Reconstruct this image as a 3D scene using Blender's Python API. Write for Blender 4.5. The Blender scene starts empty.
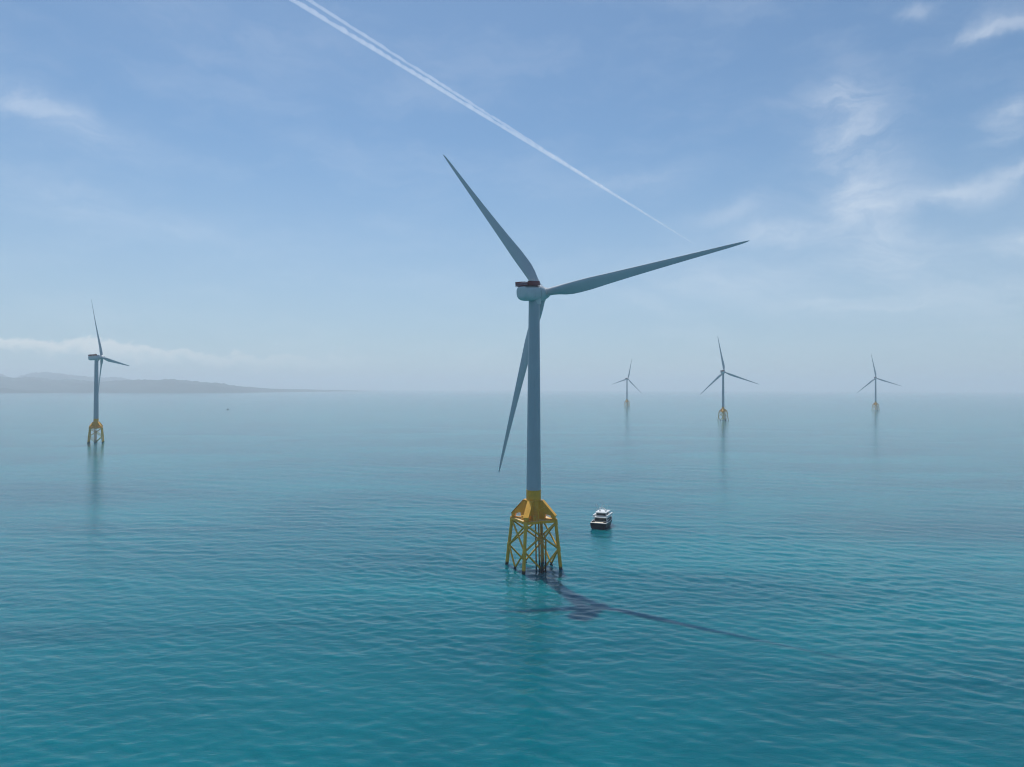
import bpy, bmesh, math, random
import numpy as np
from mathutils import Matrix, Vector
random.seed(4)
R = math.radians
S = bpy.context.scene
col = S.collection

# ------------------------------------------------------------------ camera, world, sun, exposure
CAM_H = 72.35
cam_data = bpy.data.cameras.new('camera')
cam_data.sensor_width = 36.0
cam_data.lens = 36.0 * 709.0 / 1024.0
cam_data.clip_start = 1.0
cam_data.clip_end = 150000.0
cam = bpy.data.objects.new('camera', cam_data)
col.objects.link(cam)
cam.matrix_world = (Matrix.Translation((0, 0, CAM_H)) @ Matrix.Rotation(R(90.40), 4, 'X')
                    @ Matrix.Rotation(0.0029, 4, 'Z'))
S.camera = cam

SUN_EL, SUN_AZ = R(62.0), R(-16.0)            # azimuth clockwise from +Y (straight ahead)
SUN_STRENGTH, SKY_STRENGTH = 3.6, 0.090
sun_data = bpy.data.lights.new('sun', 'SUN')
sun_data.energy = SUN_STRENGTH
sun_data.angle = R(0.7)
sun_data.color = (1.0, 0.965, 0.91)
sun = bpy.data.objects.new('sun', sun_data)
col.objects.link(sun)
to_sun = Vector((math.sin(SUN_AZ) * math.cos(SUN_EL), math.cos(SUN_AZ) * math.cos(SUN_EL), math.sin(SUN_EL)))
sun.rotation_mode = 'QUATERNION'
sun.rotation_quaternion = to_sun.to_track_quat('Z', 'Y')
sun.location = to_sun * 3000

S.render.engine = 'CYCLES'
S.view_settings.view_transform = 'Standard'
S.view_settings.look = 'None'
S.view_settings.exposure = 0.10
S.view_settings.gamma = 1.0
S.view_settings.use_curve_mapping = False
S.cycles.use_denoising = True
S.cycles.denoising_prefilter = 'ACCURATE'
S.cycles.filter_width = 1.15
S.cycles.max_bounces = 6
S.cycles.volume_bounces = 1
S.cycles.sample_clamp_indirect = 4.0

HAZE_DENSITY = 1.06e-4


class NT:
    """small helper to write node trees"""
    def __init__(s, tree):
        s.t = tree
        s.n = tree.nodes
        s.l = tree.links

    def node(s, kind, **kw):
        n = s.n.new(kind)
        for k, v in kw.items():
            setattr(n, k, v)
        return n

    def put(s, sock, v):
        if v is None:
            return
        if isinstance(v, bpy.types.NodeSocket):
            s.l.new(v, sock)
        else:
            sock.default_value = v

    def math(s, op, a, b=None, c=None, clamp=False):
        n = s.node('ShaderNodeMath', operation=op)
        n.use_clamp = clamp
        for i, v in enumerate((a, b, c)):
            if v is not None:
                s.put(n.inputs[i], v)
        return n.outputs[0]

    def noise(s, vec, scale, detail=3.0, rough=0.5, dist=0.0, dims='3D'):
        n = s.node('ShaderNodeTexNoise', noise_dimensions=dims)
        s.put(n.inputs['Vector'], vec)
        n.inputs['Scale'].default_value = scale
        n.inputs['Detail'].default_value = detail
        n.inputs['Roughness'].default_value = rough
        n.inputs['Distortion'].default_value = dist
        return n.outputs[0]

    def ramp(s, v, lo, hi, a=0.0, b=1.0, smooth=True):
        n = s.node('ShaderNodeMapRange')
        if smooth:
            n.interpolation_type = 'SMOOTHSTEP'
        s.put(n.inputs[0], v)
        for i, q in zip((1, 2, 3, 4), (lo, hi, a, b)):
            n.inputs[i].default_value = q
        return n.outputs[0]

    def mix(s, f, a, b, blend='MIX'):
        n = s.node('ShaderNodeMix', data_type='RGBA', blend_type=blend)
        s.put(n.inputs[0], f)
        for i, q in ((6, a), (7, b)):
            if not isinstance(q, bpy.types.NodeSocket):
                q = tuple(q) + (1.0,) if len(q) == 3 else q
            s.put(n.inputs[i], q)
        return n.outputs[2]

    def combine(s, x, y, z):
        n = s.node('ShaderNodeCombineXYZ')
        for i, q in enumerate((x, y, z)):
            s.put(n.inputs[i], q)
        return n.outputs[0]


def build_world():
    w = bpy.data.worlds.new('World')
    S.world = w
    w.use_nodes = True
    t = NT(w.node_tree)
    t.n.clear()
    sky = t.node('ShaderNodeTexSky', sky_type='NISHITA')
    sky.sun_disc = False
    sky.sun_elevation = SUN_EL
    sky.sun_rotation = SUN_AZ
    sky.altitude = 70.0
    sky.air_density = 1.0
    sky.dust_density = 0.45
    sky.ozone_density = 2.6
    g = t.node('ShaderNodeTexCoord').outputs['Generated']
    sep = t.node('ShaderNodeSeparateXYZ')
    t.l.new(g, sep.inputs[0])
    az = t.math('ARCTAN2', sep.outputs[0], sep.outputs[1])
    el = t.math('ARCSINE', sep.outputs[2])
    # warp the bearings so that every cloud gets a ragged wispy edge
    base = t.combine(az, t.math('MULTIPLY', el, 1.7), 0.0)
    wob = t.math('SUBTRACT', t.noise(base, 16.0, 5.0, 0.6), 0.5)
    wob2 = t.math('SUBTRACT', t.noise(t.combine(el, az, 3.3), 13.0, 5.0, 0.6), 0.5)
    a2 = t.math('MULTIPLY_ADD', wob, 0.075, az)
    e2 = t.math('MULTIPLY_ADD', wob2, 0.05, el)
    streak = t.ramp(t.noise(t.combine(t.math('MULTIPLY_ADD', el, 1.1, a2), t.math('MULTIPLY', e2, 3.2), 1.0), 5.5, 7.0, 0.62, 1.2), 0.30, 0.74)
    total = None

    def bearing(x, y):
        u, v = (x - 512) / 709.0, (388.5 - y) / 709.0
        return math.atan(u), math.atan(v / math.sqrt(1 + u * u))
    # cloud patches: centre and half sizes (1/709 of a radian), slope in degrees, density
    for (x, y, hw, hh, sl, d) in [
            (30, 108, 75, 13, -13, .40), (85, 205, 90, 14, -9, .26), (250, 40, 110, 26, -8, .10),
            (845, 122, 34, 40, 70, .44), (858, 185, 30, 32, 60, .34), (880, 240, 46, 24, -20, .30),
            (965, 187, 105, 8, 9, .40), (1003, 19, 34, 7, 8, .66), (915, 11, 13, 5, 0, .22),
            (1020, 108, 22, 9, 5, .42), (1020, 128, 22, 5, 5, .28), (778, 232, 34, 12, 0, .34),
            (735, 210, 50, 10, 10, .22), (930, 290, 120, 34, -8, .26), (700, 285, 90, 22, 5, .20),
            (1020, 243, 20, 8, 0, .30), (850, 305, 60, 10, 0, .18), (640, 180, 70, 10, 10, .12)]:
        ca, ce = bearing(x, y)
        k = 709.0
        c, s_ = math.cos(R(sl)), math.sin(R(sl))
        da = t.math('SUBTRACT', a2, ca)
        de = t.math('SUBTRACT', e2, ce)
        p = t.math('ADD', t.math('MULTIPLY', da, c * k / hw), t.math('MULTIPLY', de, s_ * k / hw))
        q = t.math('ADD', t.math('MULTIPLY', da, -s_ * k / hh), t.math('MULTIPLY', de, c * k / hh))
        r2 = t.math('ADD', t.math('MULTIPLY', p, p), t.math('MULTIPLY', q, q))
        m = t.math('MULTIPLY', t.math('EXPONENT', t.math('MULTIPLY', r2, -1.0)), d)
        total = m if total is None else t.math('ADD', total, m)
    cirrus = t.math('MULTIPLY', total, t.math('MULTIPLY_ADD', streak, 1.0, 0.13))
    veil = t.math('MULTIPLY', t.ramp(t.noise(t.combine(a2, t.math('MULTIPLY', e2, 3.0), 7.0), 5.0, 6.0, 0.6), 0.42, 0.75), 0.10)
    cirrus = t.math('ADD', cirrus, veil, clamp=True)
    # low bank of fair weather cloud over the coast on the left
    lump = t.noise(t.combine(az, t.math('MULTIPLY', el, 1.2), 0.0), 34.0, 5.0, 0.55)
    top_e = t.math('MULTIPLY_ADD', lump, 0.044, t.ramp(az, -0.60, -0.30, 0.037, 0.020))
    inside = t.ramp(t.math('SUBTRACT', top_e, el), -0.002, 0.005)
    foot = t.ramp(t.math('SUBTRACT', top_e, el), 0.004, 0.026, 1.0, 0.05)
    side = t.ramp(az, -0.62, -0.12, 0.50, 0.0)
    bank = t.math('MULTIPLY', t.math('MULTIPLY', inside, foot), side)
    tint = t.mix(1.0, sky.outputs[0], (0.80, 0.985, 1.05), 'MULTIPLY')
    thin = t.mix(t.ramp(el, 0.02, 0.36, 0.60, 0.03), tint, (4.25, 5.4, 7.0))      # thin high overcast, deeper towards the horizon
    c1 = t.mix(cirrus, thin, (8.6, 9.2, 10.0))
    c2 = t.mix(bank, c1, (10.5, 10.2, 9.8))
    bg = t.node('ShaderNodeBackground')
    bg.inputs[1].default_value = SKY_STRENGTH
    t.l.new(c2, bg.inputs[0])
    out = t.node('ShaderNodeOutputWorld')
    t.l.new(bg.outputs[0], out.inputs[0])


build_world()

# ------------------------------------------------------------------ materials


def material(name, color, rough=0.45, spot=0.12, scale=0.6, metallic=0.0, grime=None, spec=0.5):
    m = bpy.data.materials.new(name)
    m.use_nodes = True
    t = NT(m.node_tree)
    b = t.n['Principled BSDF']
    pos = t.node('ShaderNodeTexCoord').outputs['Object']
    n = t.noise(pos, scale, 5.0, 0.6)
    dark = tuple(c * (1 - spot) for c in color)
    light = tuple(min(1, c * (1 + spot * 0.6)) for c in color)
    c = t.mix(t.ramp(n, 0.3, 0.7), dark, light)
    if grime:                                       # (colour, amount) vertical run-off streaks
        mp = t.node('ShaderNodeMapping')
        mp.inputs['Scale'].default_value = (1.6, 1.6, 0.07)
        t.l.new(pos, mp.inputs[0])
        g = t.ramp(t.noise(mp.outputs[0], 1.0, 5.0, 0.65), 0.52, 0.78, 0.0, grime[1])
        c = t.mix(g, c, grime[0])
    t.l.new(c, b.inputs['Base Color'])
    t.put(b.inputs['Roughness'], t.ramp(n, 0.2, 0.8, rough * 0.85, min(1, rough * 1.2)))
    b.inputs['Metallic'].default_value = metallic
    b.inputs['Specular IOR Level'].default_value = spec
    return m


def leg_material(name, color, growth_top):
    """yellow paint, rust runs, and dark marine growth round the waterline"""
    m = material(name, color, 0.45, 0.12, 0.5, grime=((0.22, 0.09, 0.02), 0.6))
    t = NT(m.node_tree)
    b = t.n['Principled BSDF']
    src = b.inputs['Base Color'].links[0].from_socket
    pos = t.node('ShaderNodeTexCoord').outputs['Object']
    sep = t.node('ShaderNodeSeparateXYZ')
    t.l.new(pos, sep.inputs[0])
    h = t.math('ADD', sep.outputs[2], t.math('MULTIPLY', t.noise(pos, 1.2, 4.0, 0.6), 1.4))
    f = t.ramp(h, growth_top + 0.2, growth_top + 1.2, 1.0, 0.0)
    c = t.mix(f, src, (0.012, 0.013, 0.010))
    t.l.new(c, b.inputs['Base Color'])
    return m


M = {
    'paint': material('tower_paint', (0.36, 0.43, 0.47), 0.40, 0.05, 0.15, grime=((0.28, 0.29, 0.28), 0.35)),
    'blade': material('blade_gelcoat', (0.46, 0.51, 0.54), 0.35, 0.05, 0.12),
    'nacelle': material('nacelle_paint', (0.58, 0.61, 0.62), 0.4, 0.06, 0.3, grime=((0.3, 0.3, 0.28), 0.4)),
    'yellow': material('yellow_paint', (0.84, 0.41, 0.018), 0.45, 0.10, 0.5, grime=((0.26, 0.10, 0.02), 0.55)),
    'leg': leg_material('yellow_leg_paint', (0.74, 0.42, 0.035), 1.3),
    'landing': leg_material('fender_paint', (0.55, 0.24, 0.03), 4.2),
    'red': material('red_panel', (0.17, 0.010, 0.018), 0.5, 0.15, 0.8),
    'palered': material('faded_mesh_panel', (0.30, 0.16, 0.19), 0.6, 0.2, 0.9),
    'dark': material('dark_metal', (0.03, 0.032, 0.035), 0.5, 0.2, 1.0),
    'grate': material('deck_grating', (0.74, 0.60, 0.32), 0.6, 0.2, 0.8),
    'hull': material('navy_hull_paint', (0.004, 0.006, 0.014), 0.3, 0.2, 0.4, spec=0.2),
    'white': material('white_gelcoat', (0.78, 0.78, 0.76), 0.3, 0.05, 0.5),
    'teak': material('pale_deck', (0.78, 0.66, 0.50), 0.6, 0.12, 1.0),
    'glass': material('tinted_window', (0.010, 0.012, 0.014), 0.08, 0.1, 0.3),
    'steel': material('bright_steel', (0.6, 0.6, 0.6), 0.3, 0.1, 1.0, metallic=0.8),
    'orange': material('orange_life_ring', (0.7, 0.16, 0.03), 0.5, 0.1, 1.0),
    'hullblue': material('work_boat_hull', (0.03, 0.05, 0.08), 0.5, 0.2, 0.6),
}

# ------------------------------------------------------------------ mesh helpers


def tag(o, label=None, cat=None, group=None, kind=None):
    for k, v in (('label', label), ('category', cat), ('group', group), ('kind', kind)):
        if v:
            o[k] = v
    return o


def empty(name, loc, rz=0.0):
    o = bpy.data.objects.new(name, None)
    o.empty_display_size = 2.0
    o.location = loc
    o.rotation_euler.z = rz
    col.objects.link(o)
    return o


def obj(name, bm, mats, parent=None, smooth=True, angle=35):
    bmesh.ops.recalc_face_normals(bm, faces=bm.faces)
    me = bpy.data.meshes.new(name)
    bm.to_mesh(me)
    bm.free()
    for m in (mats if isinstance(mats, (list, tuple)) else [mats]):
        me.materials.append(m)
    if smooth:
        me.shade_smooth()
        if angle:
            me.set_sharp_from_angle(angle=R(angle))
    o = bpy.data.objects.new(name, me)
    col.objects.link(o)
    if parent:
        o.parent = parent
    return o


def loft(bm, rings, cap=True, close=True):
    """rings: lists of points with the same count"""
    vs = [[bm.verts.new(p) for p in r] for r in rings]
    n = len(vs[0])
    for a, b in zip(vs, vs[1:]):
        for i in range(n if close else n - 1):
            j = (i + 1) % n
            bm.faces.new((a[i], a[j], b[j], b[i]))
    if cap:
        bm.faces.new(vs[0][::-1])
        bm.faces.new(vs[-1])
    return vs


def tube(bm, pts, radii, n=12):
    pts = [Vector(p) for p in pts]
    if not isinstance(radii, (list, tuple)):
        radii = [radii] * len(pts)
    rings = []
    for i, p in enumerate(pts):
        d = (pts[min(i + 1, len(pts) - 1)] - pts[max(i - 1, 0)]).normalized()
        up = Vector((0, 0, 1)) if abs(d.z) < 0.95 else Vector((1, 0, 0))
        a = d.cross(up).normalized()
        b = a.cross(d)
        rings.append([p + (a * math.cos(k * 2 * math.pi / n) + b * math.sin(k * 2 * math.pi / n)) * radii[i] for k in range(n)])
    loft(bm, rings)


def box(bm, x0, x1, y0, y1, z0, z1, bev=0.0, mat=0, M4=None):
    vs = [bm.verts.new((x, y, z)) for z in (z0, z1) for x, y in ((x0, y0), (x1, y0), (x1, y1), (x0, y1))]
    if M4 is not None:
        for v in vs:
            v.co = M4 @ v.co
    fs = [bm.faces.new([vs[i] for i in q]) for q in ((3, 2, 1, 0), (4, 5, 6, 7), (0, 1, 5, 4), (1, 2, 6, 5), (2, 3, 7, 6), (3, 0, 4, 7))]
    for f in fs:
        f.material_index = mat
    if bev:
        es = list({e for f in fs for e in f.edges})
        bmesh.ops.bevel(bm, geom=es, offset=bev, segments=2, affect='EDGES', profile=0.5)


def lathe(bm, prof, n=48, axis='Z'):
    rings = []
    for r, h in prof:
        ring = []
        for k in range(n):
            a = k * 2 * math.pi / n
            c, s = r * math.cos(a), r * math.sin(a)
            ring.append((c, s, h) if axis == 'Z' else (c, h, -s))
        rings.append(ring)
    loft(bm, rings)


def prism(bm, poly, depth, frame):
    """polygon (u, v) extruded by +-depth/2 along w; frame maps (u, v, w) to a point"""
    a = [bm.verts.new(frame(u, v, -depth / 2)) for u, v in poly]
    b = [bm.verts.new(frame(u, v, depth / 2)) for u, v in poly]
    n = len(poly)
    bm.faces.new(a[::-1])
    bm.faces.new(b)
    for i in range(n):
        bm.faces.new((a[i], a[(i + 1) % n], b[(i + 1) % n], b[i]))


# ------------------------------------------------------------------ the sea: one sheet with real waves near the camera
def build_sea():
    rng = np.random.default_rng(11)
    f_px = 709.0
    # radii: about 0.6 picture rows apart, never closer than 0.45 m
    radii = [3.0, 20.0, 45.0, 70.0, 90.0, 105.0]
    r = 115.0
    while r < 30000.0:
        radii.append(r)
        r += min(max(0.45, 0.62 * r * r / (CAM_H * f_px)), r * 0.035)
    radii = np.array(radii)
    dense = np.linspace(R(-46), R(46), 1080)
    coarse = np.linspace(R(46), R(314), 110)[1:-1]
    ang = np.concatenate([dense, coarse])
    nr, na = len(radii), len(ang)
    A, RR = np.meshgrid(ang, radii)
    X = (np.sin(A) * RR).ravel()
    Y = (np.cos(A) * RR).ravel()
    step_r = np.gradient(radii)
    step_a = np.gradient(ang)
    step = np.maximum(np.repeat(step_r, na), np.tile(np.abs(step_a), nr) * RR.ravel())
    Z = np.zeros_like(X)
    dX = np.zeros_like(X)
    dY = np.zeros_like(X)
    # wind waves: crests run mostly across the view, with a cross sea
    waves = []
    for i in range(96):
        lam = 1.9 * (32.0 / 1.9) ** ((i + rng.random()) / 96)
        th = 0.16 + rng.normal(0.0, 0.44 if lam > 7 else 0.62)
        slope = 0.0150 * math.exp(-0.5 * (math.log(lam / 4.6) / 0.62) ** 2) + 0.0020
        waves.append((lam, th, slope))
    # grouping so that the sea has calmer and livelier patches
    gx = np.zeros_like(X)
    for k in range(9):
        lam = rng.uniform(60, 260)
        th = rng.uniform(0, math.pi)
        gx += np.cos(2 * math.pi / lam * (X * math.sin(th) + Y * math.cos(th) * 0.8) + rng.uniform(0, 6.28))
    grp = np.clip(1.0 + 0.11 * gx, 0.72, 1.45)
    lost = np.full(len(X), 0.0)
    for lam, th, slope in waves:
        k = 2 * math.pi / lam
        amp = slope / k
        kx, ky = k * math.sin(th), k * math.cos(th)
        ph = kx * X + ky * Y + rng.uniform(0, 6.28)
        keep = np.clip((lam / 2.6 - step) / (lam / 5.0), 0, 1)
        lost += 0.5 * slope ** 2 * (1 - keep)
        w = keep * amp * grp
        Z += w * np.cos(ph)
        s = np.sin(ph) * w * 0.8
        dX -= s * math.sin(th)
        dY -= s * math.cos(th)
    co = np.stack([X + dX, Y + dY, Z], 1).astype(np.float32)
    centre = len(co)
    co = np.concatenate([co, np.zeros((1, 3), np.float32)])
    j = np.arange(na)
    jn = (j + 1) % na
    i = np.arange(nr - 1)[:, None]
    quads = np.stack([i * na + j, i * na + jn, (i + 1) * na + jn, (i + 1) * na + j], 2).reshape(-1, 4)[:, ::-1]
    tris = np.stack([np.full(na, centre), jn, j], 1)[:, ::-1]
    me = bpy.data.meshes.new('sea')
    me.vertices.add(len(co))
    me.vertices.foreach_set('co', co.ravel())
    loops = np.concatenate([quads.ravel(), tris.ravel()]).astype(np.int32)
    me.loops.add(len(loops))
    me.loops.foreach_set('vertex_index', loops)
    starts = np.concatenate([np.arange(len(quads)) * 4, len(quads) * 4 + np.arange(na) * 3]).astype(np.int32)
    me.polygons.add(len(starts))
    me.polygons.foreach_set('loop_start', starts)
    me.update(calc_edges=True)
    rough = np.sqrt(0.085 ** 2 + 2.1 * lost).astype(np.float32)      # ripples too fine for the mesh blur the reflection
    at = me.attributes.new('ripple', 'FLOAT', 'POINT')
    at.data.foreach_set('value', np.concatenate([rough, [0.08]]).astype(np.float32))
    print('roughness', rough.min(), rough.max(), 'wave rms', Z.std())
    me.shade_smooth()
    if me.polygons[1000].normal.z < 0:
        me.flip_normals()
    o = bpy.data.objects.new('sea', me)
    col.objects.link(o)
    tag(o, kind='structure')

    m = bpy.data.materials.new('sea_water')
    m.use_nodes = True
    t = NT(m.node_tree)
    b = t.n['Principled BSDF']
    geo = t.node('ShaderNodeNewGeometry').outputs['Position']
    sep = t.node('ShaderNodeSeparateXYZ')
    t.l.new(geo, sep.inputs[0])
    flat = t.combine(sep.outputs[0], sep.outputs[1], 0.0)
    # turbid and clear patches of water, drawn out by the current
    mp = t.node('ShaderNodeMapping')
    mp.inputs['Scale'].default_value = (0.0045, 0.011, 1.0)
    mp.inputs['Rotation'].default_value = (0, 0, R(-14))
    t.l.new(flat, mp.inputs[0])
    patch = t.ramp(t.noise(mp.outputs[0], 1.0, 5.0, 0.55, 0.6), 0.3, 0.72)
    c = t.mix(patch, (0.0, 0.092, 0.122), (0.0, 0.156, 0.184))
    t.l.new(c, b.inputs['Base Color'])
    b.inputs['IOR'].default_value = 1.25
    b.inputs['Roughness'].default_value = 0.08
    t.l.new(t.node('ShaderNodeAttribute', attribute_name='ripple').outputs['Fac'], b.inputs['Roughness'])
    b.inputs['Specular IOR Level'].default_value = 0.5
    b.inputs['Subsurface Weight'].default_value = 1.0
    b.inputs['Subsurface Radius'].default_value = (0.25, 1.0, 1.6)
    b.inputs['Subsurface Scale'].default_value = 12.0
    # ripples
    mp2 = t.node('ShaderNodeMapping')
    mp2.inputs['Scale'].default_value = (0.42, 1.0, 1.0)
    mp2.inputs['Rotation'].default_value = (0, 0, R(12))
    t.l.new(flat, mp2.inputs[0])
    n1 = t.noise(mp2.outputs[0], 0.55, 3.0, 0.55, 0.4)
    n2 = t.noise(mp2.outputs[0], 1.9, 3.0, 0.6, 0.3)
    hgt = t.math('ADD', t.math('MULTIPLY', n1, 0.16), t.math('MULTIPLY', n2, 0.020))
    bump = t.node('ShaderNodeBump')
    bump.inputs['Strength'].default_value = 1.0
    bump.inputs['Distance'].default_value = 1.0
    t.l.new(hgt, bump.inputs['Height'])
    t.l.new(bump.outputs[0], b.inputs['Normal'])
    me.materials.append(m)
    return o


build_sea()

# ------------------------------------------------------------------ coast hills far to the left
def px_az(x):
    return math.atan((x - 512) / 709.0)


def build_hills(name, dist, depth, x0, x1, profile, color, seed):
    """a strip of rising ground along a coast; profile: (picture column, ridge height in metres)"""
    rng = np.random.default_rng(seed)
    na, nd = 260, 26
    bm = bmesh.new()
    xs = np.linspace(x0, x1, na)
    hh = np.interp(xs, [p[0] for p in profile], [p[1] for p in profile])
    rough = np.zeros((na, nd))
    u = np.linspace(0, 1, na)[:, None]
    v = np.linspace(0, 1, nd)[None, :]
    for k in range(60):
        fu = 3.0 * 1.09 ** k
        rough += np.cos(fu * 2 * math.pi * u + rng.uniform(0.2, 1.2) * fu * 0.5 * v * 6.28 + rng.uniform(0, 6.28)) * 1.0 / (1 + 0.22 * fu)
    rough = rough / rough.std()
    grid = []
    for i in range(na):
        a = px_az(xs[i])
        row = []
        for j in range(nd):
            s = j / (nd - 1)
            d = dist + max(0.0, xs[i] - 215) * 34 + depth * s + 250 * math.sin(i * 0.07 + seed) * (1 - s)
            d /= math.cos(a)
            env = math.sin(min(1.0, s * 1.5) * math.pi / 2) ** 0.8 if s < 0.67 else math.cos((s - 0.67) / 0.33 * math.pi / 2)
            h = hh[i] * env * (1 + 0.13 * rough[i, j])
            z = -3.0 if j in (0, nd - 1) else max(0.6, h)
            row.append(bm.verts.new((d * math.sin(a), d * math.cos(a), z)))
        grid.append(row)
    for i in range(na - 1):
        for j in range(nd - 1):
            bm.faces.new((grid[i][j], grid[i + 1][j], grid[i + 1][j + 1], grid[i][j + 1]))
    m = bpy.data.materials.new(name + '_ground')
    m.use_nodes = True
    t = NT(m.node_tree)
    b = t.n['Principled BSDF']
    pos = t.node('ShaderNodeNewGeometry').outputs['Position']
    n = t.noise(pos, 0.004, 6.0, 0.65)
    c = t.mix(t.ramp(n, 0.35, 0.65), color, tuple(q * 2.2 for q in color))
    t.l.new(c, b.inputs['Base Color'])
    b.inputs['Roughness'].default_value = 0.95
    o = obj(name, bm, m, None, True, 0)
    tag(o, kind='structure')
    return o


build_hills('coast_hills', 9500, 2500, -90, 376,
            [(-90, 232), (0, 222), (40, 206), (70, 182), (85, 160), (105, 146), (128, 150), (145, 172), (172, 180), (195, 160), (222, 132), (240, 98), (256, 70), (270, 50), (300, 40), (340, 26), (375, 2)],
            (0.016, 0.024, 0.020), 3)
build_hills('distant_mountains', 13500, 2200, -90, 200,
            [(-90, 310), (0, 318), (30, 314), (60, 322), (90, 306), (112, 270), (135, 200), (160, 120), (185, 60), (200, 5)],
            (0.022, 0.030, 0.03), 8)

build_hills('near_shore', 8800, 420, -90, 60,
            [(-90, 52), (0, 46), (22, 40), (38, 24), (50, 8), (60, 1)], (0.010, 0.017, 0.012), 5)


# ------------------------------------------------------------------ haze over sea, turbines and coast
def build_haze():
    bm = bmesh.new()
    box(bm, -31000, 31000, -31000, 31000, -14.0, 420.0)
    m = bpy.data.materials.new('haze_air')
    m.use_nodes = True
    t = NT(m.node_tree)
    t.n.clear()
    v = t.node('ShaderNodeVolumePrincipled')
    v.inputs['Color'].default_value = (0.885, 0.94, 1.0, 1)
    v.inputs['Density'].default_value = HAZE_DENSITY
    v.inputs['Anisotropy'].default_value = 0.15
    out = t.node('ShaderNodeOutputMaterial')
    t.l.new(v.outputs[0], out.inputs['Volume'])
    o = obj('haze', bm, m, None, False)
    tag(o, kind='stuff')


build_haze()

# ------------------------------------------------------------------ wind turbine
HUB_H = 111.8
OVERHANG = 6.6
JROT = R(-21.0)


def jr(z):
    """half diagonal of the jacket at height z"""
    return 11.6 - (11.6 - 9.25) * z / 20.0


def corner(k, z, r=None):
    a = JROT + k * math.pi / 2
    rr = jr(z) if r is None else r
    return Vector((rr * math.cos(a), rr * math.sin(a), z))


def blade_mesh():
    L = 84.9
    st = [(1.6, 3.2, 1.0, 20), (4.0, 3.25, 0.97, 20), (7.0, 3.7, 0.78, 18), (10, 4.5, 0.56, 15), (13.5, 4.95, 0.42, 12.5), (17, 5.05, 0.35, 10.5),
          (22, 4.95, 0.30, 8.5), (30, 4.2, 0.26, 6.0), (40, 3.45, 0.23, 4.0), (50, 2.8, 0.21, 2.5), (60, 2.2, 0.19, 1.2), (70, 1.65, 0.18, 0.3),
          (77, 1.25, 0.17, -0.4), (82, 0.85, 0.16, -0.8), (84.2, 0.42, 0.16, -1), (L, 0.08, 0.2, -1)]
    S_ = np.array(st)
    zs = np.concatenate([np.linspace(1.6, 22, 22), np.linspace(23.5, 77, 30), [79, 81, 82.4, 83.5, 84.3, L]])
    N = 28
    rings = []
    for z in zs:
        ch = np.interp(z, S_[:, 0], S_[:, 1])
        th = np.interp(z, S_[:, 0], S_[:, 2])
        tw = R(np.interp(z, S_[:, 0], S_[:, 3]))
        rnd = min(1.0, max(0.0, (th - 0.42) / 0.55))          # 1 = circular root
        pitch_axis = 0.5 * rnd + 0.33 * (1 - rnd)
        pre = 1.0 * max(0.0, (z - 12) / 71.0) ** 2
        ring = []
        for k in range(N):
            a = 2 * math.pi * k / N
            x = 0.5 * (1 + math.cos(a))                      # 1 = trailing edge
            y5 = 5 * (0.2969 * math.sqrt(max(x, 0)) - 0.126 * x - 0.3516 * x * x + 0.2843 * x ** 3 - 0.1036 * x ** 4)
            ya = th * y5 * (1 if math.sin(a) >= 0 else -0.8)
            yc = 0.5 * math.sin(a)
            y = yc * rnd + ya * (1 - rnd)
            px, py = (x - pitch_axis) * ch, y * ch
            ring.append((px * math.cos(tw) - py * math.sin(tw), px * math.sin(tw) + py * math.cos(tw) + pre, z))
        rings.append(ring)
    bm = bmesh.new()
    loft(bm, rings)
    return bm


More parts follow.
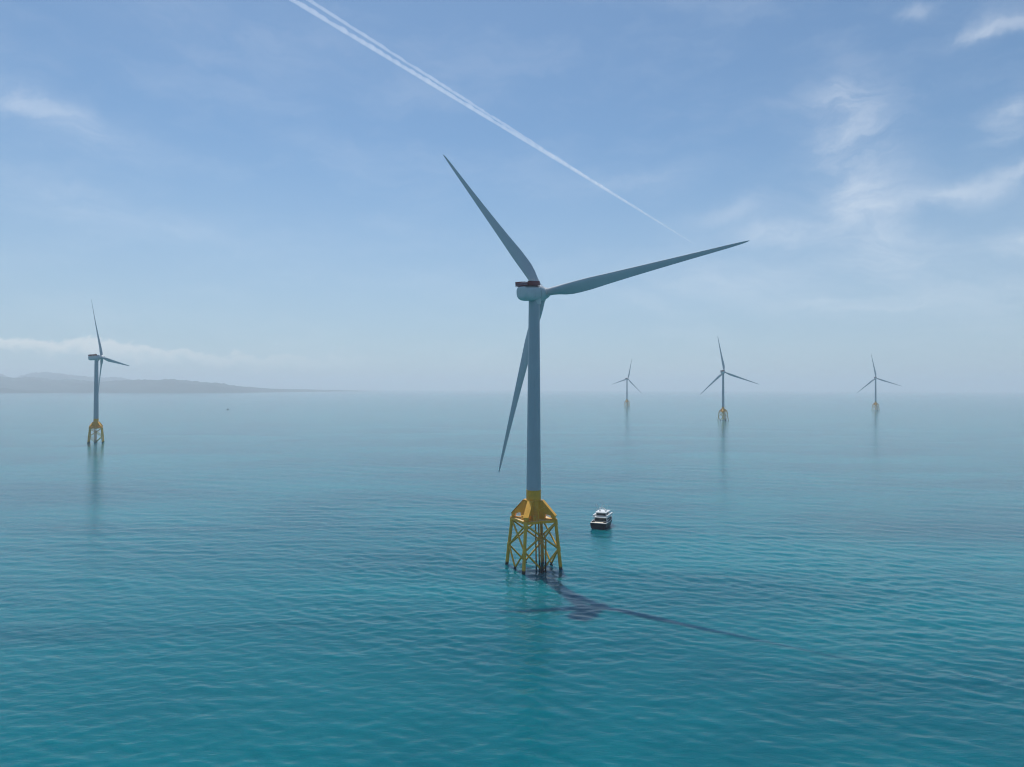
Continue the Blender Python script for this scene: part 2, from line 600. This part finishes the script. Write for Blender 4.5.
def make_turbine():
    root = empty('wind_turbine', (0, 0, 0))
    # --- tower
    bm = bmesh.new()
    prof = []
    secs = [31.3, 50.0, 70.0, 90.0, HUB_H - 2.4]
    for a, b in zip(secs, secs[1:]):
        ra, rb = (2.95 - 0.75 * (q - 31.3) / 78.0 for q in (a, b))
        prof += [(ra, a), (rb, b - 0.14), (rb + 0.035, b - 0.13), (rb + 0.035, b)]
    lathe(bm, prof, 64)
    tower = obj('tower', bm, M['paint'], root)
    bm = bmesh.new()
    lathe(bm, [(2.98, 27.3), (2.98, 31.1), (3.12, 31.12), (3.12, 31.3), (2.6, 31.31)], 64)
    tb = obj('tower_base', bm, M['yellow'], root)
    tb['label'] = 'yellow bottom section of the tower'
    # --- nacelle, axis along +Y, origin at the hub centre
    bm = bmesh.new()
    rings = []
    n = 40
    for y, s in ((-16.0, 0.55), (-15.9, 0.68), (-15.55, 0.80), (-14.9, 0.90), (-14.0, 0.965), (-12.5, 1.0), (-9.0, 1.0), (-6.3, 1.0), (-6.15, 0.985)):
        ring = []
        for k in range(n):
            a = 2 * math.pi * k / n
            c, s2 = math.cos(a), math.sin(a)
            e = 0.72
            x = 3.15 * s * math.copysign(abs(c) ** e, c)
            z = 3.1 * s * math.copysign(abs(s2) ** e, s2) + (1 - s) * 0.9
            if z > 2.55:
                z = 2.55
            ring.append((x, y, z))
        rings.append(ring)
    loft(bm, rings)
    nac = obj('nacelle', bm, M['nacelle'], root)
    bm = bmesh.new()
    lathe(bm, [(3.0, -6.14), (3.42, -6.0), (3.5, -5.85), (3.5, -3.6), (3.42, -3.45), (2.9, -3.4)], 56, 'Y')
    obj('generator', bm, M['nacelle'], nac)
    bm = bmesh.new()                                 # neck between nacelle and tower
    lathe(bm, [(2.35, -4.6), (2.45, -4.5), (2.45, -2.9), (2.7, -2.2)], 48)
    bmesh.ops.translate(bm, verts=bm.verts, vec=(0, -OVERHANG, 0))
    obj('yaw_bearing', bm, M['nacelle'], nac)
    # helicopter platform with red panels along the edge
    bm = bmesh.new()
    box(bm, -3.0, 3.0, -15.3, -6.6, 2.58, 2.78, 0.03)
    plat = obj('helicopter_platform', bm, M['dark'], nac)
    for sx in (-3.0, 3.0):
        bm = bmesh.new()
        box(bm, sx - 0.06, sx + 0.06, -15.1, -6.7, 2.95, 4.65, 0.02)
        obj('side_panel', bm, M['red'], nac)['label'] = 'solid dark red panel'
    bm = bmesh.new()
    box(bm, -2.9, 2.9, -6.75, -6.63, 2.95, 4.75, 0.02)
    obj('front_panel', bm, M['red'], nac)
    bm = bmesh.new()
    box(bm, -2.9, 2.9, -15.26, -15.16, 2.95, 4.15, 0.02)
    rp = obj('rear_panel', bm, M['red'], nac)
    bm = bmesh.new()
    for z in (3.05, 3.55):
        box(bm, -2.8, 2.8, -15.32, -15.265, z, z + 0.38)
    obj('pale_stripe', bm, M['palered'], rp)
    bm = bmesh.new()
    for x in (-3.0, -1.5, 0, 1.5, 3.0):
        tube(bm, [(x, -15.21, 2.7), (x, -15.21, 4.5)], 0.06, 8)
    tube(bm, [(-3.0, -15.21, 4.5), (3.0, -15.21, 4.5)], 0.07, 8)
    obj('railing', bm, M['red'], nac)
    bm = bmesh.new()
    for x in (-1.2, 1.2):
        tube(bm, [(x, -7.5, 2.7), (x, -7.5, 5.9)], 0.06, 8)
    tube(bm, [(-1.2, -7.5, 5.4), (1.2, -7.5, 5.4)], 0.05, 8)
    box(bm, -0.2, 0.2, -7.65, -7.35, 5.4, 5.75, 0.03)
    obj('weather_mast', bm, M['steel'], nac)
    # --- hub
    bm = bmesh.new()
    lathe(bm, [(2.3, -3.38), (2.45, -3.0), (2.55, -1.8), (2.6, 0.0), (2.45, 1.4), (2.0, 2.6), (1.3, 3.4), (0.5, 3.8), (0.05, 3.87)], 48, 'Y')
    hub = obj('hub', bm, M['nacelle'], root)
    # --- blades
    b0 = obj('blade', blade_mesh(), M['blade'], root, True, 60)
    blades = [b0]
    for k in range(2):
        c = b0.copy()
        col.objects.link(c)
        blades.append(c)
    for bl in blades:
        bm = bmesh.new()
        lathe(bm, [(1.7, 1.5), (1.78, 1.6), (1.78, 2.7), (1.7, 2.8)], 40)
        obj('blade_collar', bm, M['nacelle'], bl)
    # --- transition piece
    bm = bmesh.new()
    lathe(bm, [(2.9, 18.2), (3.05, 18.4), (3.05, 26.9), (3.3, 26.95), (3.3, 27.25), (2.9, 27.3)], 48)
    tp = obj('transition_piece', bm, M['yellow'], root)
    for k in range(4):
        a = JROT + k * math.pi / 2
        ca, sa = math.cos(a), math.sin(a)
        bm = bmesh.new()
        fr = lambda u, v, w: (u * ca - w * sa, u * sa + w * ca, v)
        prism(bm, [(2.6, 20.05), (4.9, 20.05), (5.4, 21.9), (7.5, 21.5), (8.1, 20.05), (9.3, 20.05), (9.3, 21.3), (4.1, 27.0), (2.6, 27.0)], 1.7, fr)
        bmesh.ops.bevel(bm, geom=list(bm.edges), offset=0.04, segments=1, affect='EDGES')
        prism(bm, [(9.5, 21.26), (9.5, 21.46), (4.14, 27.28), (2.7, 27.28), (2.7, 27.03), (4.1, 27.03)], 2.3, fr)
        prism(bm, [(2.7, 19.8), (9.75, 19.8), (9.75, 20.03), (2.7, 20.03)], 2.3, fr)
        obj('girder', bm, M['yellow'], tp, True, 20)
    # deck round the column
    bm = bmesh.new()
    poly = [corner(k, 0, 10.0).to_2d() for k in range(4)]
    prism(bm, [tuple(p) for p in poly], 0.3, lambda u, v, w: (u, v, 19.55 + w))
    deck = obj('deck', bm, M['grate'], root, False)
    bm = bmesh.new()
    for k in range(4):
        p, q = corner(k, 19.3, 10.05), corner(k + 1, 19.3, 10.05)
        d = (q - p).normalized()
        nrm = Vector((d.y, -d.x, 0))
        prism(bm, [(0, -0.55), (1, -0.55), (1, 0.45), (0, 0.45)], 0.22,
              lambda u, v, w: p.lerp(q, u) + Vector((0, 0, v)) + nrm * w)
    obj('edge_beam', bm, M['yellow'], deck, False)
    bm = bmesh.new()
    for k in range(4):
        p, q = corner(k, 19.7, 9.9), corner(k + 1, 19.7, 9.9)
        for i in range(1, 10):
            b = p.lerp(q, i / 10)
            tube(bm, [b, b + Vector((0, 0, 1.15))], 0.04, 6)
        for h in (0.6, 1.15):
            o_ = Vector((0, 0, h))
            tube(bm, [p.lerp(q, 0.1) + o_, p.lerp(q, 0.9) + o_], 0.04, 6)
    obj('railing', bm, M['leg'], deck)
    bm = bmesh.new()                                  # davit crane and cabinets on the deck
    c0 = corner(0, 19.7, 7.6).lerp(corner(3, 19.7, 7.6), 0.55)
    tube(bm, [c0, c0 + Vector((0, 0, 4.4))], [0.35, 0.28], 14)
    tube(bm, [c0 + Vector((0, 0, 4.2)), c0 + Vector((2.4, -1.6, 5.4))], [0.26, 0.16], 10)
    obj('davit_crane', bm, M['yellow'], root)
    for (kk, f, w, h) in ((1, 0.35, 1.4, 2.2), (2, 0.6, 1.8, 1.7), (3, 0.3, 1.2, 1.9)):
        c1 = corner(kk, 19.7, 7.0).lerp(corner(kk + 1, 19.7, 7.0), f)
        bm = bmesh.new()
        box(bm, c1.x - w / 2, c1.x + w / 2, c1.y - 0.5, c1.y + 0.5, 19.71, 19.71 + h, 0.05)
        obj('cabinet', bm, M['leg'], deck)
    # --- jacket legs and braces
    for k in range(4):
        bm = bmesh.new()
        tube(bm, [corner(k, -10), corner(k, 0), corner(k, 8), corner(k, 19.9)], [0.74, 0.72, 0.68, 0.66], 18)
        for z in (8.3, 18.6):
            tube(bm, [corner(k, z - 0.9), corner(k, z + 0.9)], 0.82, 18)
        obj('leg', bm, M['leg'], root)
    tiers = ((18.6, 8.3), (8.3, -8.6))
    for k in range(4):
        for zt, zb in tiers:
            for s in (0, 1):
                p = corner(k + s, zt)
                q = corner(k + 1 - s, zb)
                bm = bmesh.new()
                tube(bm, [p, q], 0.38 if s else 0.39, 12)
                obj('brace', bm, M['leg'], root)
    # --- boat landing on the face towards the camera
    p, q = corner(3, 0), corner(4, 0)
    d = (q - p).normalized()
    out = Vector((d.y, -d.x, 0))
    mid = p.lerp(q, 0.50)
    bm = bmesh.new()
    for s in (-0.95, 0.95):
        b = mid + d * s + out * 0.9
        tube(bm, [b + Vector((0, 0, -3)), b + Vector((0, 0, 12.5)), b - out * 1.6 + Vector((0, 0, 15.0))], 0.34, 12)
    for i in range(26):
        z = -0.4 + i * 0.5
        tube(bm, [mid - d * 0.4 + out * 0.4 + Vector((0, 0, z)), mid + d * 0.4 + out * 0.4 + Vector((0, 0, z))], 0.05, 6)
    for s in (-0.42, 0.42):
        tube(bm, [mid + d * s + out * 0.4 + Vector((0, 0, -1)), mid + d * s * 1.0 - out * 0.9 + Vector((0, 0, 19.4))], 0.09, 8)
    for z in (2.0, 6.5, 11.0):
        for s in (-0.95, 0.95):
            tube(bm, [mid + d * s + out * 0.9 + Vector((0, 0, z)), mid + d * s * 1.3 - out * 0.7 + Vector((0, 0, z + 0.3))], 0.16, 8)
    obj('boat_landing', bm, M['landing'], root)
    # cable tubes hung inside the jacket
    for s in (-1.3, 0.1, 1.4):
        bm = bmesh.new()
        b = mid + d * s - out * 2.6
        tube(bm, [b + Vector((0, 0, -4)), b - out * 1.2 + Vector((0, 0, 19.4))], 0.30, 12)
        obj('cable_tube', bm, M['landing'], root)
    return root, nac, hub, blades


def pose(root, nac, hub, blades, loc, yaw, az):
    root.location = loc
    tilt, cone = R(6.0), R(2.0)
    ax = Vector((math.sin(yaw) * math.cos(tilt), math.cos(yaw) * math.cos(tilt), math.sin(tilt)))
    side = Vector((math.cos(yaw), -math.sin(yaw), 0))
    up = side.cross(ax)
    R3 = Matrix((side, ax, up)).transposed().to_4x4()
    T = Matrix.Translation(Vector((math.sin(yaw), math.cos(yaw), 0)) * OVERHANG + Vector((0, 0, HUB_H)))
    nac.matrix_local = T @ R3
    hub.matrix_local = T @ R3
    for k, b in enumerate(blades):
        b.matrix_local = T @ R3 @ Matrix.Rotation(az + k * 2 * math.pi / 3, 4, 'Y') @ Matrix.Rotation(-cone, 4, 'X')


def copy_tree(o, parent=None, made=None):
    c = o.copy()
    col.objects.link(c)
    made[o.name] = c
    if parent:
        ml = o.matrix_local.copy()
        c.parent = parent
        c.matrix_local = ml
    for ch in list(o.children):
        copy_tree(ch, c, made)
    return c


root, nac, hub, blades = make_turbine()
SPOTS = [
    (8.9, 288.0, 35.5, -38.15, 'tallest wind turbine in the middle, red-panelled nacelle, on yellow jacket beside the motor yacht'),
    (-544.4, 928.5, 42.8, -21.0, 'wind turbine at far left standing in front of the hazy coast hills'),
    (486.5, 1633.6, 40.2, -9.8, 'larger of the distant turbines right of the yacht, between two smaller fainter ones'),
    (1243.2, 2424.0, 40.0, -9.9, 'rightmost wind turbine, small and hazy grey, apart from the others'),
    (459.2, 2831.0, 42.5, 14.85, 'smallest and faintest wind turbine, just right of the big central tower'),
]
copies = [(root, nac, hub, blades)]
for _ in SPOTS[1:]:
    made = {}
    r_ = copy_tree(root, None, made)
    copies.append((r_, made[nac.name], made[hub.name], [made[b.name] for b in blades]))
for (x, y, yaw, az, label), parts in zip(SPOTS, copies):
    pose(*parts, (x, y, 0), R(yaw), R(az))
    tag(parts[0], label, 'wind turbine', 'wind turbines standing in the sea')


# ------------------------------------------------------------------ motor yacht beside the big turbine
def hull_rings(L, B, sheer_s, sheer_b, draft, n=26):
    """sections from stern (y=-L/2) to bow (y=L/2); each a U of points"""
    rings = []
    for i in range(n):
        u = i / (n - 1)
        y = -L / 2 + L * u
        w = B / 2 * (0.93 + 0.07 * math.sin(min(1, u / 0.4) * math.pi / 2)) * (1 - max(0, (u - 0.42) / 0.58) ** 2.3 * 0.985)
        zs = sheer_s + (sheer_b - sheer_s) * u ** 1.7
        fl = 0.86 - 0.35 * max(0, (u - 0.5) / 0.5)
        rake = 1.6 * max(0, (u - 0.7) / 0.3) ** 2
        ring = []
        for px, pz in ((-1.0, 1.0), (-0.985, 0.6), (-fl - 0.04, 0.18), (-fl * 0.86, -0.35), (0, -1.0), (fl * 0.86, -0.35), (fl + 0.04, 0.18), (0.985, 0.6), (1.0, 1.0)):
            z = zs * pz if pz > 0 else draft * -pz * -1
            ring.append((w * px, y + rake * max(0, z) / sheer_b, z))
        rings.append(ring)
    return rings


def cabin(bm, x, y0, y1, z0, z1, front=0.8, side=0.25, rear=0.1, bev=0.15):
    vs = []
    for z, s, fr, re in ((z0, 0, 0, 0), (z1, side, front, rear)):
        for px, py in ((-(x - s), y0 + re), (x - s, y0 + re), ((x - s) * 0.80, y1 - fr), (-(x - s) * 0.80, y1 - fr)):
            vs.append(bm.verts.new((px, py, z)))
    fs = [bm.faces.new([vs[i] for i in q]) for q in ((3, 2, 1, 0), (4, 5, 6, 7), (0, 1, 5, 4), (1, 2, 6, 5), (2, 3, 7, 6), (3, 0, 4, 7))]
    bmesh.ops.bevel(bm, geom=list({e for f in fs for e in f.edges}), offset=bev, segments=3, affect='EDGES')


def build_yacht():
    X, Y = 47.6, 376.0
    view = math.atan2(X, Y)
    root = empty('motor_yacht', (X + 1.0, Y, 0), -(view + R(14.0)))
    tag(root, 'white motor yacht with dark hull seen from astern, right of the big turbine', 'yacht')
    L, B = 22.5, 8.9
    bm = bmesh.new()
    loft(bm, hull_rings(L, B, 3.1, 4.2, 1.2))
    hull = obj('hull', bm, M['hull'], root, True, 40)
    bm = bmesh.new()                                   # white bulwark line round the sheer
    rings = hull_rings(L, B, 3.1, 4.2, 1.2)
    for s in (0, 8):
        tube(bm, [Vector(r[s]) + Vector((0, 0, 0.04)) for r in rings], 0.13, 8)
    tube(bm, [Vector(rings[0][0]) + Vector((0, 0, 0.04)), Vector(rings[0][8]) + Vector((0, 0, 0.04))], 0.13, 8)
    obj('rubbing_strake', bm, M['white'], hull)
    bm = bmesh.new()
    box(bm, -3.95, 3.95, -11.0, 4.0, 3.02, 3.18, 0.03)
    obj('aft_deck', bm, M['teak'], root)
    for sx in (-1, 1):                                 # seats and lockers on the open aft deck
        bm = bmesh.new()
        box(bm, sx * 3.1 - 0.7, sx * 3.1 + 0.7, -9.9, -8.6, 3.2, 3.75, 0.1)
        obj('deck_seat', bm, M['dark'], root)
    bm = bmesh.new()
    cabin(bm, 3.5, -6.2, 7.5, 3.1, 5.3, 2.2, 0.2, 0.05)
    main = obj('main_cabin', bm, M['white'], root, True, 30)
    bm = bmesh.new()
    box(bm, -3.1, 3.1, -6.23, -6.10, 3.35, 4.85, 0.02)
    obj('window', bm, M['glass'], main)
    for s in (-1, 1):
        bm = bmesh.new()
        box(bm, s * 3.42 - 0.06, s * 3.42 + 0.06, -5.2, 3.0, 4.0, 4.8, 0.02)
        obj('window', bm, M['glass'], main)
    bm = bmesh.new()
    box(bm, -4.05, 4.05, -7.4, 5.6, 5.3, 5.52, 0.08)   # overhanging upper deck
    up = obj('upper_deck', bm, M['white'], root)
    for s in (-1, 1):
        bm = bmesh.new()
        tube(bm, [(s * 3.7, -7.0, 3.1), (s * 3.7, -7.0, 5.35)], 0.10, 8)
        obj('deck_support', bm, M['white'], up)
        bm = bmesh.new()
        box(bm, s * 3.6 - 0.42, s * 3.6 + 0.42, -6.9, 4.6, 5.5, 6.5, 0.12)
        obj('side_bulwark', bm, M['white'], up)
    bm = bmesh.new()
    tube(bm, [(-3.1, -7.25, 6.35), (3.1, -7.25, 6.35)], 0.05, 6)
    for x in np.linspace(-3.1, 3.1, 7):
        tube(bm, [(x, -7.25, 5.5), (x, -7.25, 6.35)], 0.04, 6)
    obj('railing', bm, M['steel'], up)
    bm = bmesh.new()
    cabin(bm, 2.9, -5.0, 4.4, 5.5, 7.5, 1.6, 0.25, 0.05)
    wh = obj('wheelhouse', bm, M['white'], root, True, 30)
    bm = bmesh.new()
    box(bm, -2.45, 2.45, -5.05, -4.90, 5.9, 7.15, 0.02)
    obj('window', bm, M['glass'], wh)
    for s in (-1, 1):
        bm = bmesh.new()
        box(bm, s * 2.74 - 0.06, s * 2.74 + 0.06, -4.0, 2.2, 6.4, 7.1, 0.02)
        obj('window', bm, M['glass'], wh)
    bm = bmesh.new()
    box(bm, -3.0, 3.0, -5.6, 3.6, 7.5, 7.75, 0.1)
    obj('hardtop', bm, M['white'], root)
    bm = bmesh.new()
    for s in (-1, 1):
        tube(bm, [(s * 1.7, -2.4, 7.7), (s * 1.0, -2.8, 9.5)], 0.16, 8)
        tube(bm, [(s * 2.6, -3.0, 7.7), (s * 2.8, -3.2, 11.4)], 0.09, 6)
    tube(bm, [(-1.6, -2.8, 9.5), (1.6, -2.8, 9.5)], 0.16, 8)
    tube(bm, [(0, -2.8, 9.3), (0, -2.8, 12.0)], 0.12, 8)
    mast = obj('mast', bm, M['white'], root)
    for x in (-1.5, 1.5):
        bm = bmesh.new()
        bmesh.ops.create_uvsphere(bm, u_segments=16, v_segments=10, radius=0.5, matrix=Matrix.Translation((x, -1.2, 8.2)))
        obj('radar_dome', bm, M['white'], mast)
    bm = bmesh.new()
    box(bm, -0.8, 0.8, -2.95, -2.65, 9.7, 9.95, 0.05)
    obj('radar_scanner', bm, M['white'], mast)
    bm = bmesh.new()
    for s in (-1, 1):
        pts = [Vector(r[0 if s < 0 else 8]) * 1.0 + Vector((-s * 0.15, 0, 0.95)) for r in rings[12:]]
        tube(bm, pts, 0.05, 6)
        for p in pts[::2]:
            tube(bm, [p, p - Vector((0, 0, 0.95))], 0.035, 6)
    obj('bow_rail', bm, M['steel'], root)


build_yacht()


def build_work_boat():
    d = 2330.0
    a = px_az(228)
    root = empty('fishing_boat', (d * math.tan(a), d, 0), R(60))
    tag(root, 'tiny dark fishing boat alone on open water, right of the left turbine', 'boat')
    bm = bmesh.new()
    loft(bm, hull_rings(10.0, 3.4, 1.1, 1.9, 0.6, 16))
    obj('hull', bm, M['hullblue'], root)
    bm = bmesh.new()
    cabin(bm, 1.1, -2.6, 1.2, 1.1, 3.2, 0.4, 0.1)
    cb = obj('cabin', bm, M['dark'], root)
    bm = bmesh.new()
    box(bm, -0.8, 0.8, -2.64, -2.5, 2.1, 2.8)
    obj('window', bm, M['glass'], cb)
    bm = bmesh.new()
    tube(bm, [(0, -0.5, 3.2), (0, -0.5, 5.6)], 0.09, 8)
    obj('mast', bm, M['dark'], root)


build_work_boat()


# ------------------------------------------------------------------ aircraft trail high over the sea
def build_contrail():
    ALT = 9000.0

    def at(x, y):
        t_ = (ALT - CAM_H) / ((388.5 - y) / 709.0)
        return Vector(((x - 512) / 709.0 * t_, t_, ALT))
    a, b = at(200, -62), at(694, 243)
    m = bpy.data.materials.new('ice_cloud')
    m.use_nodes = True
    t = NT(m.node_tree)
    t.n.clear()
    v = t.node('ShaderNodeVolumeScatter')
    v.inputs['Color'].default_value = (1, 1, 1, 1)
    v.inputs['Density'].default_value = 0.0019
    v.inputs['Anisotropy'].default_value = 0.55
    out = t.node('ShaderNodeOutputMaterial')
    t.l.new(v.outputs[0], out.inputs['Volume'])
    root = empty('contrail', a.lerp(b, 0.5))
    tag(root, 'long white double vapour trail crossing the upper sky above the central turbine', 'contrail')
    rng = np.random.default_rng(5)
    sidev = (b - a).cross(Vector((0, 0, 1))).normalized()
    for s in (-1, 1):
        bm = bmesh.new()
        n = 420
        ph = rng.uniform(0, 6.28, 14)
        fr = rng.uniform(14, 230, 14)
        pts, rad = [], []
        for i in range(n):
            u = i / (n - 1)
            w = sum(math.sin(fr[k] * u * 6.28 / 2 + ph[k]) / (1 + fr[k] / 120) for k in range(14)) / 4
            sep = 135 * max(0.0, 1 - u * 2.0) + 16
            p = a.lerp(b, u) + sidev * (s * sep + 22 * w) + Vector((0, 0, 18 * s))
            pts.append(p - root.location)
            base = 56 + 14 * u if s < 0 else 42 + 6 * u
            fade = 1.0 - max(0.0, (u - 0.45) / 0.55) * 0.78
            rad.append(max(6.0, base * fade * (1 + 0.30 * w)))
        rad[0] = rad[-1] = 4.0
        tube(bm, pts, rad, 14)
        obj('vapour_line', bm, m, root)


build_contrail()
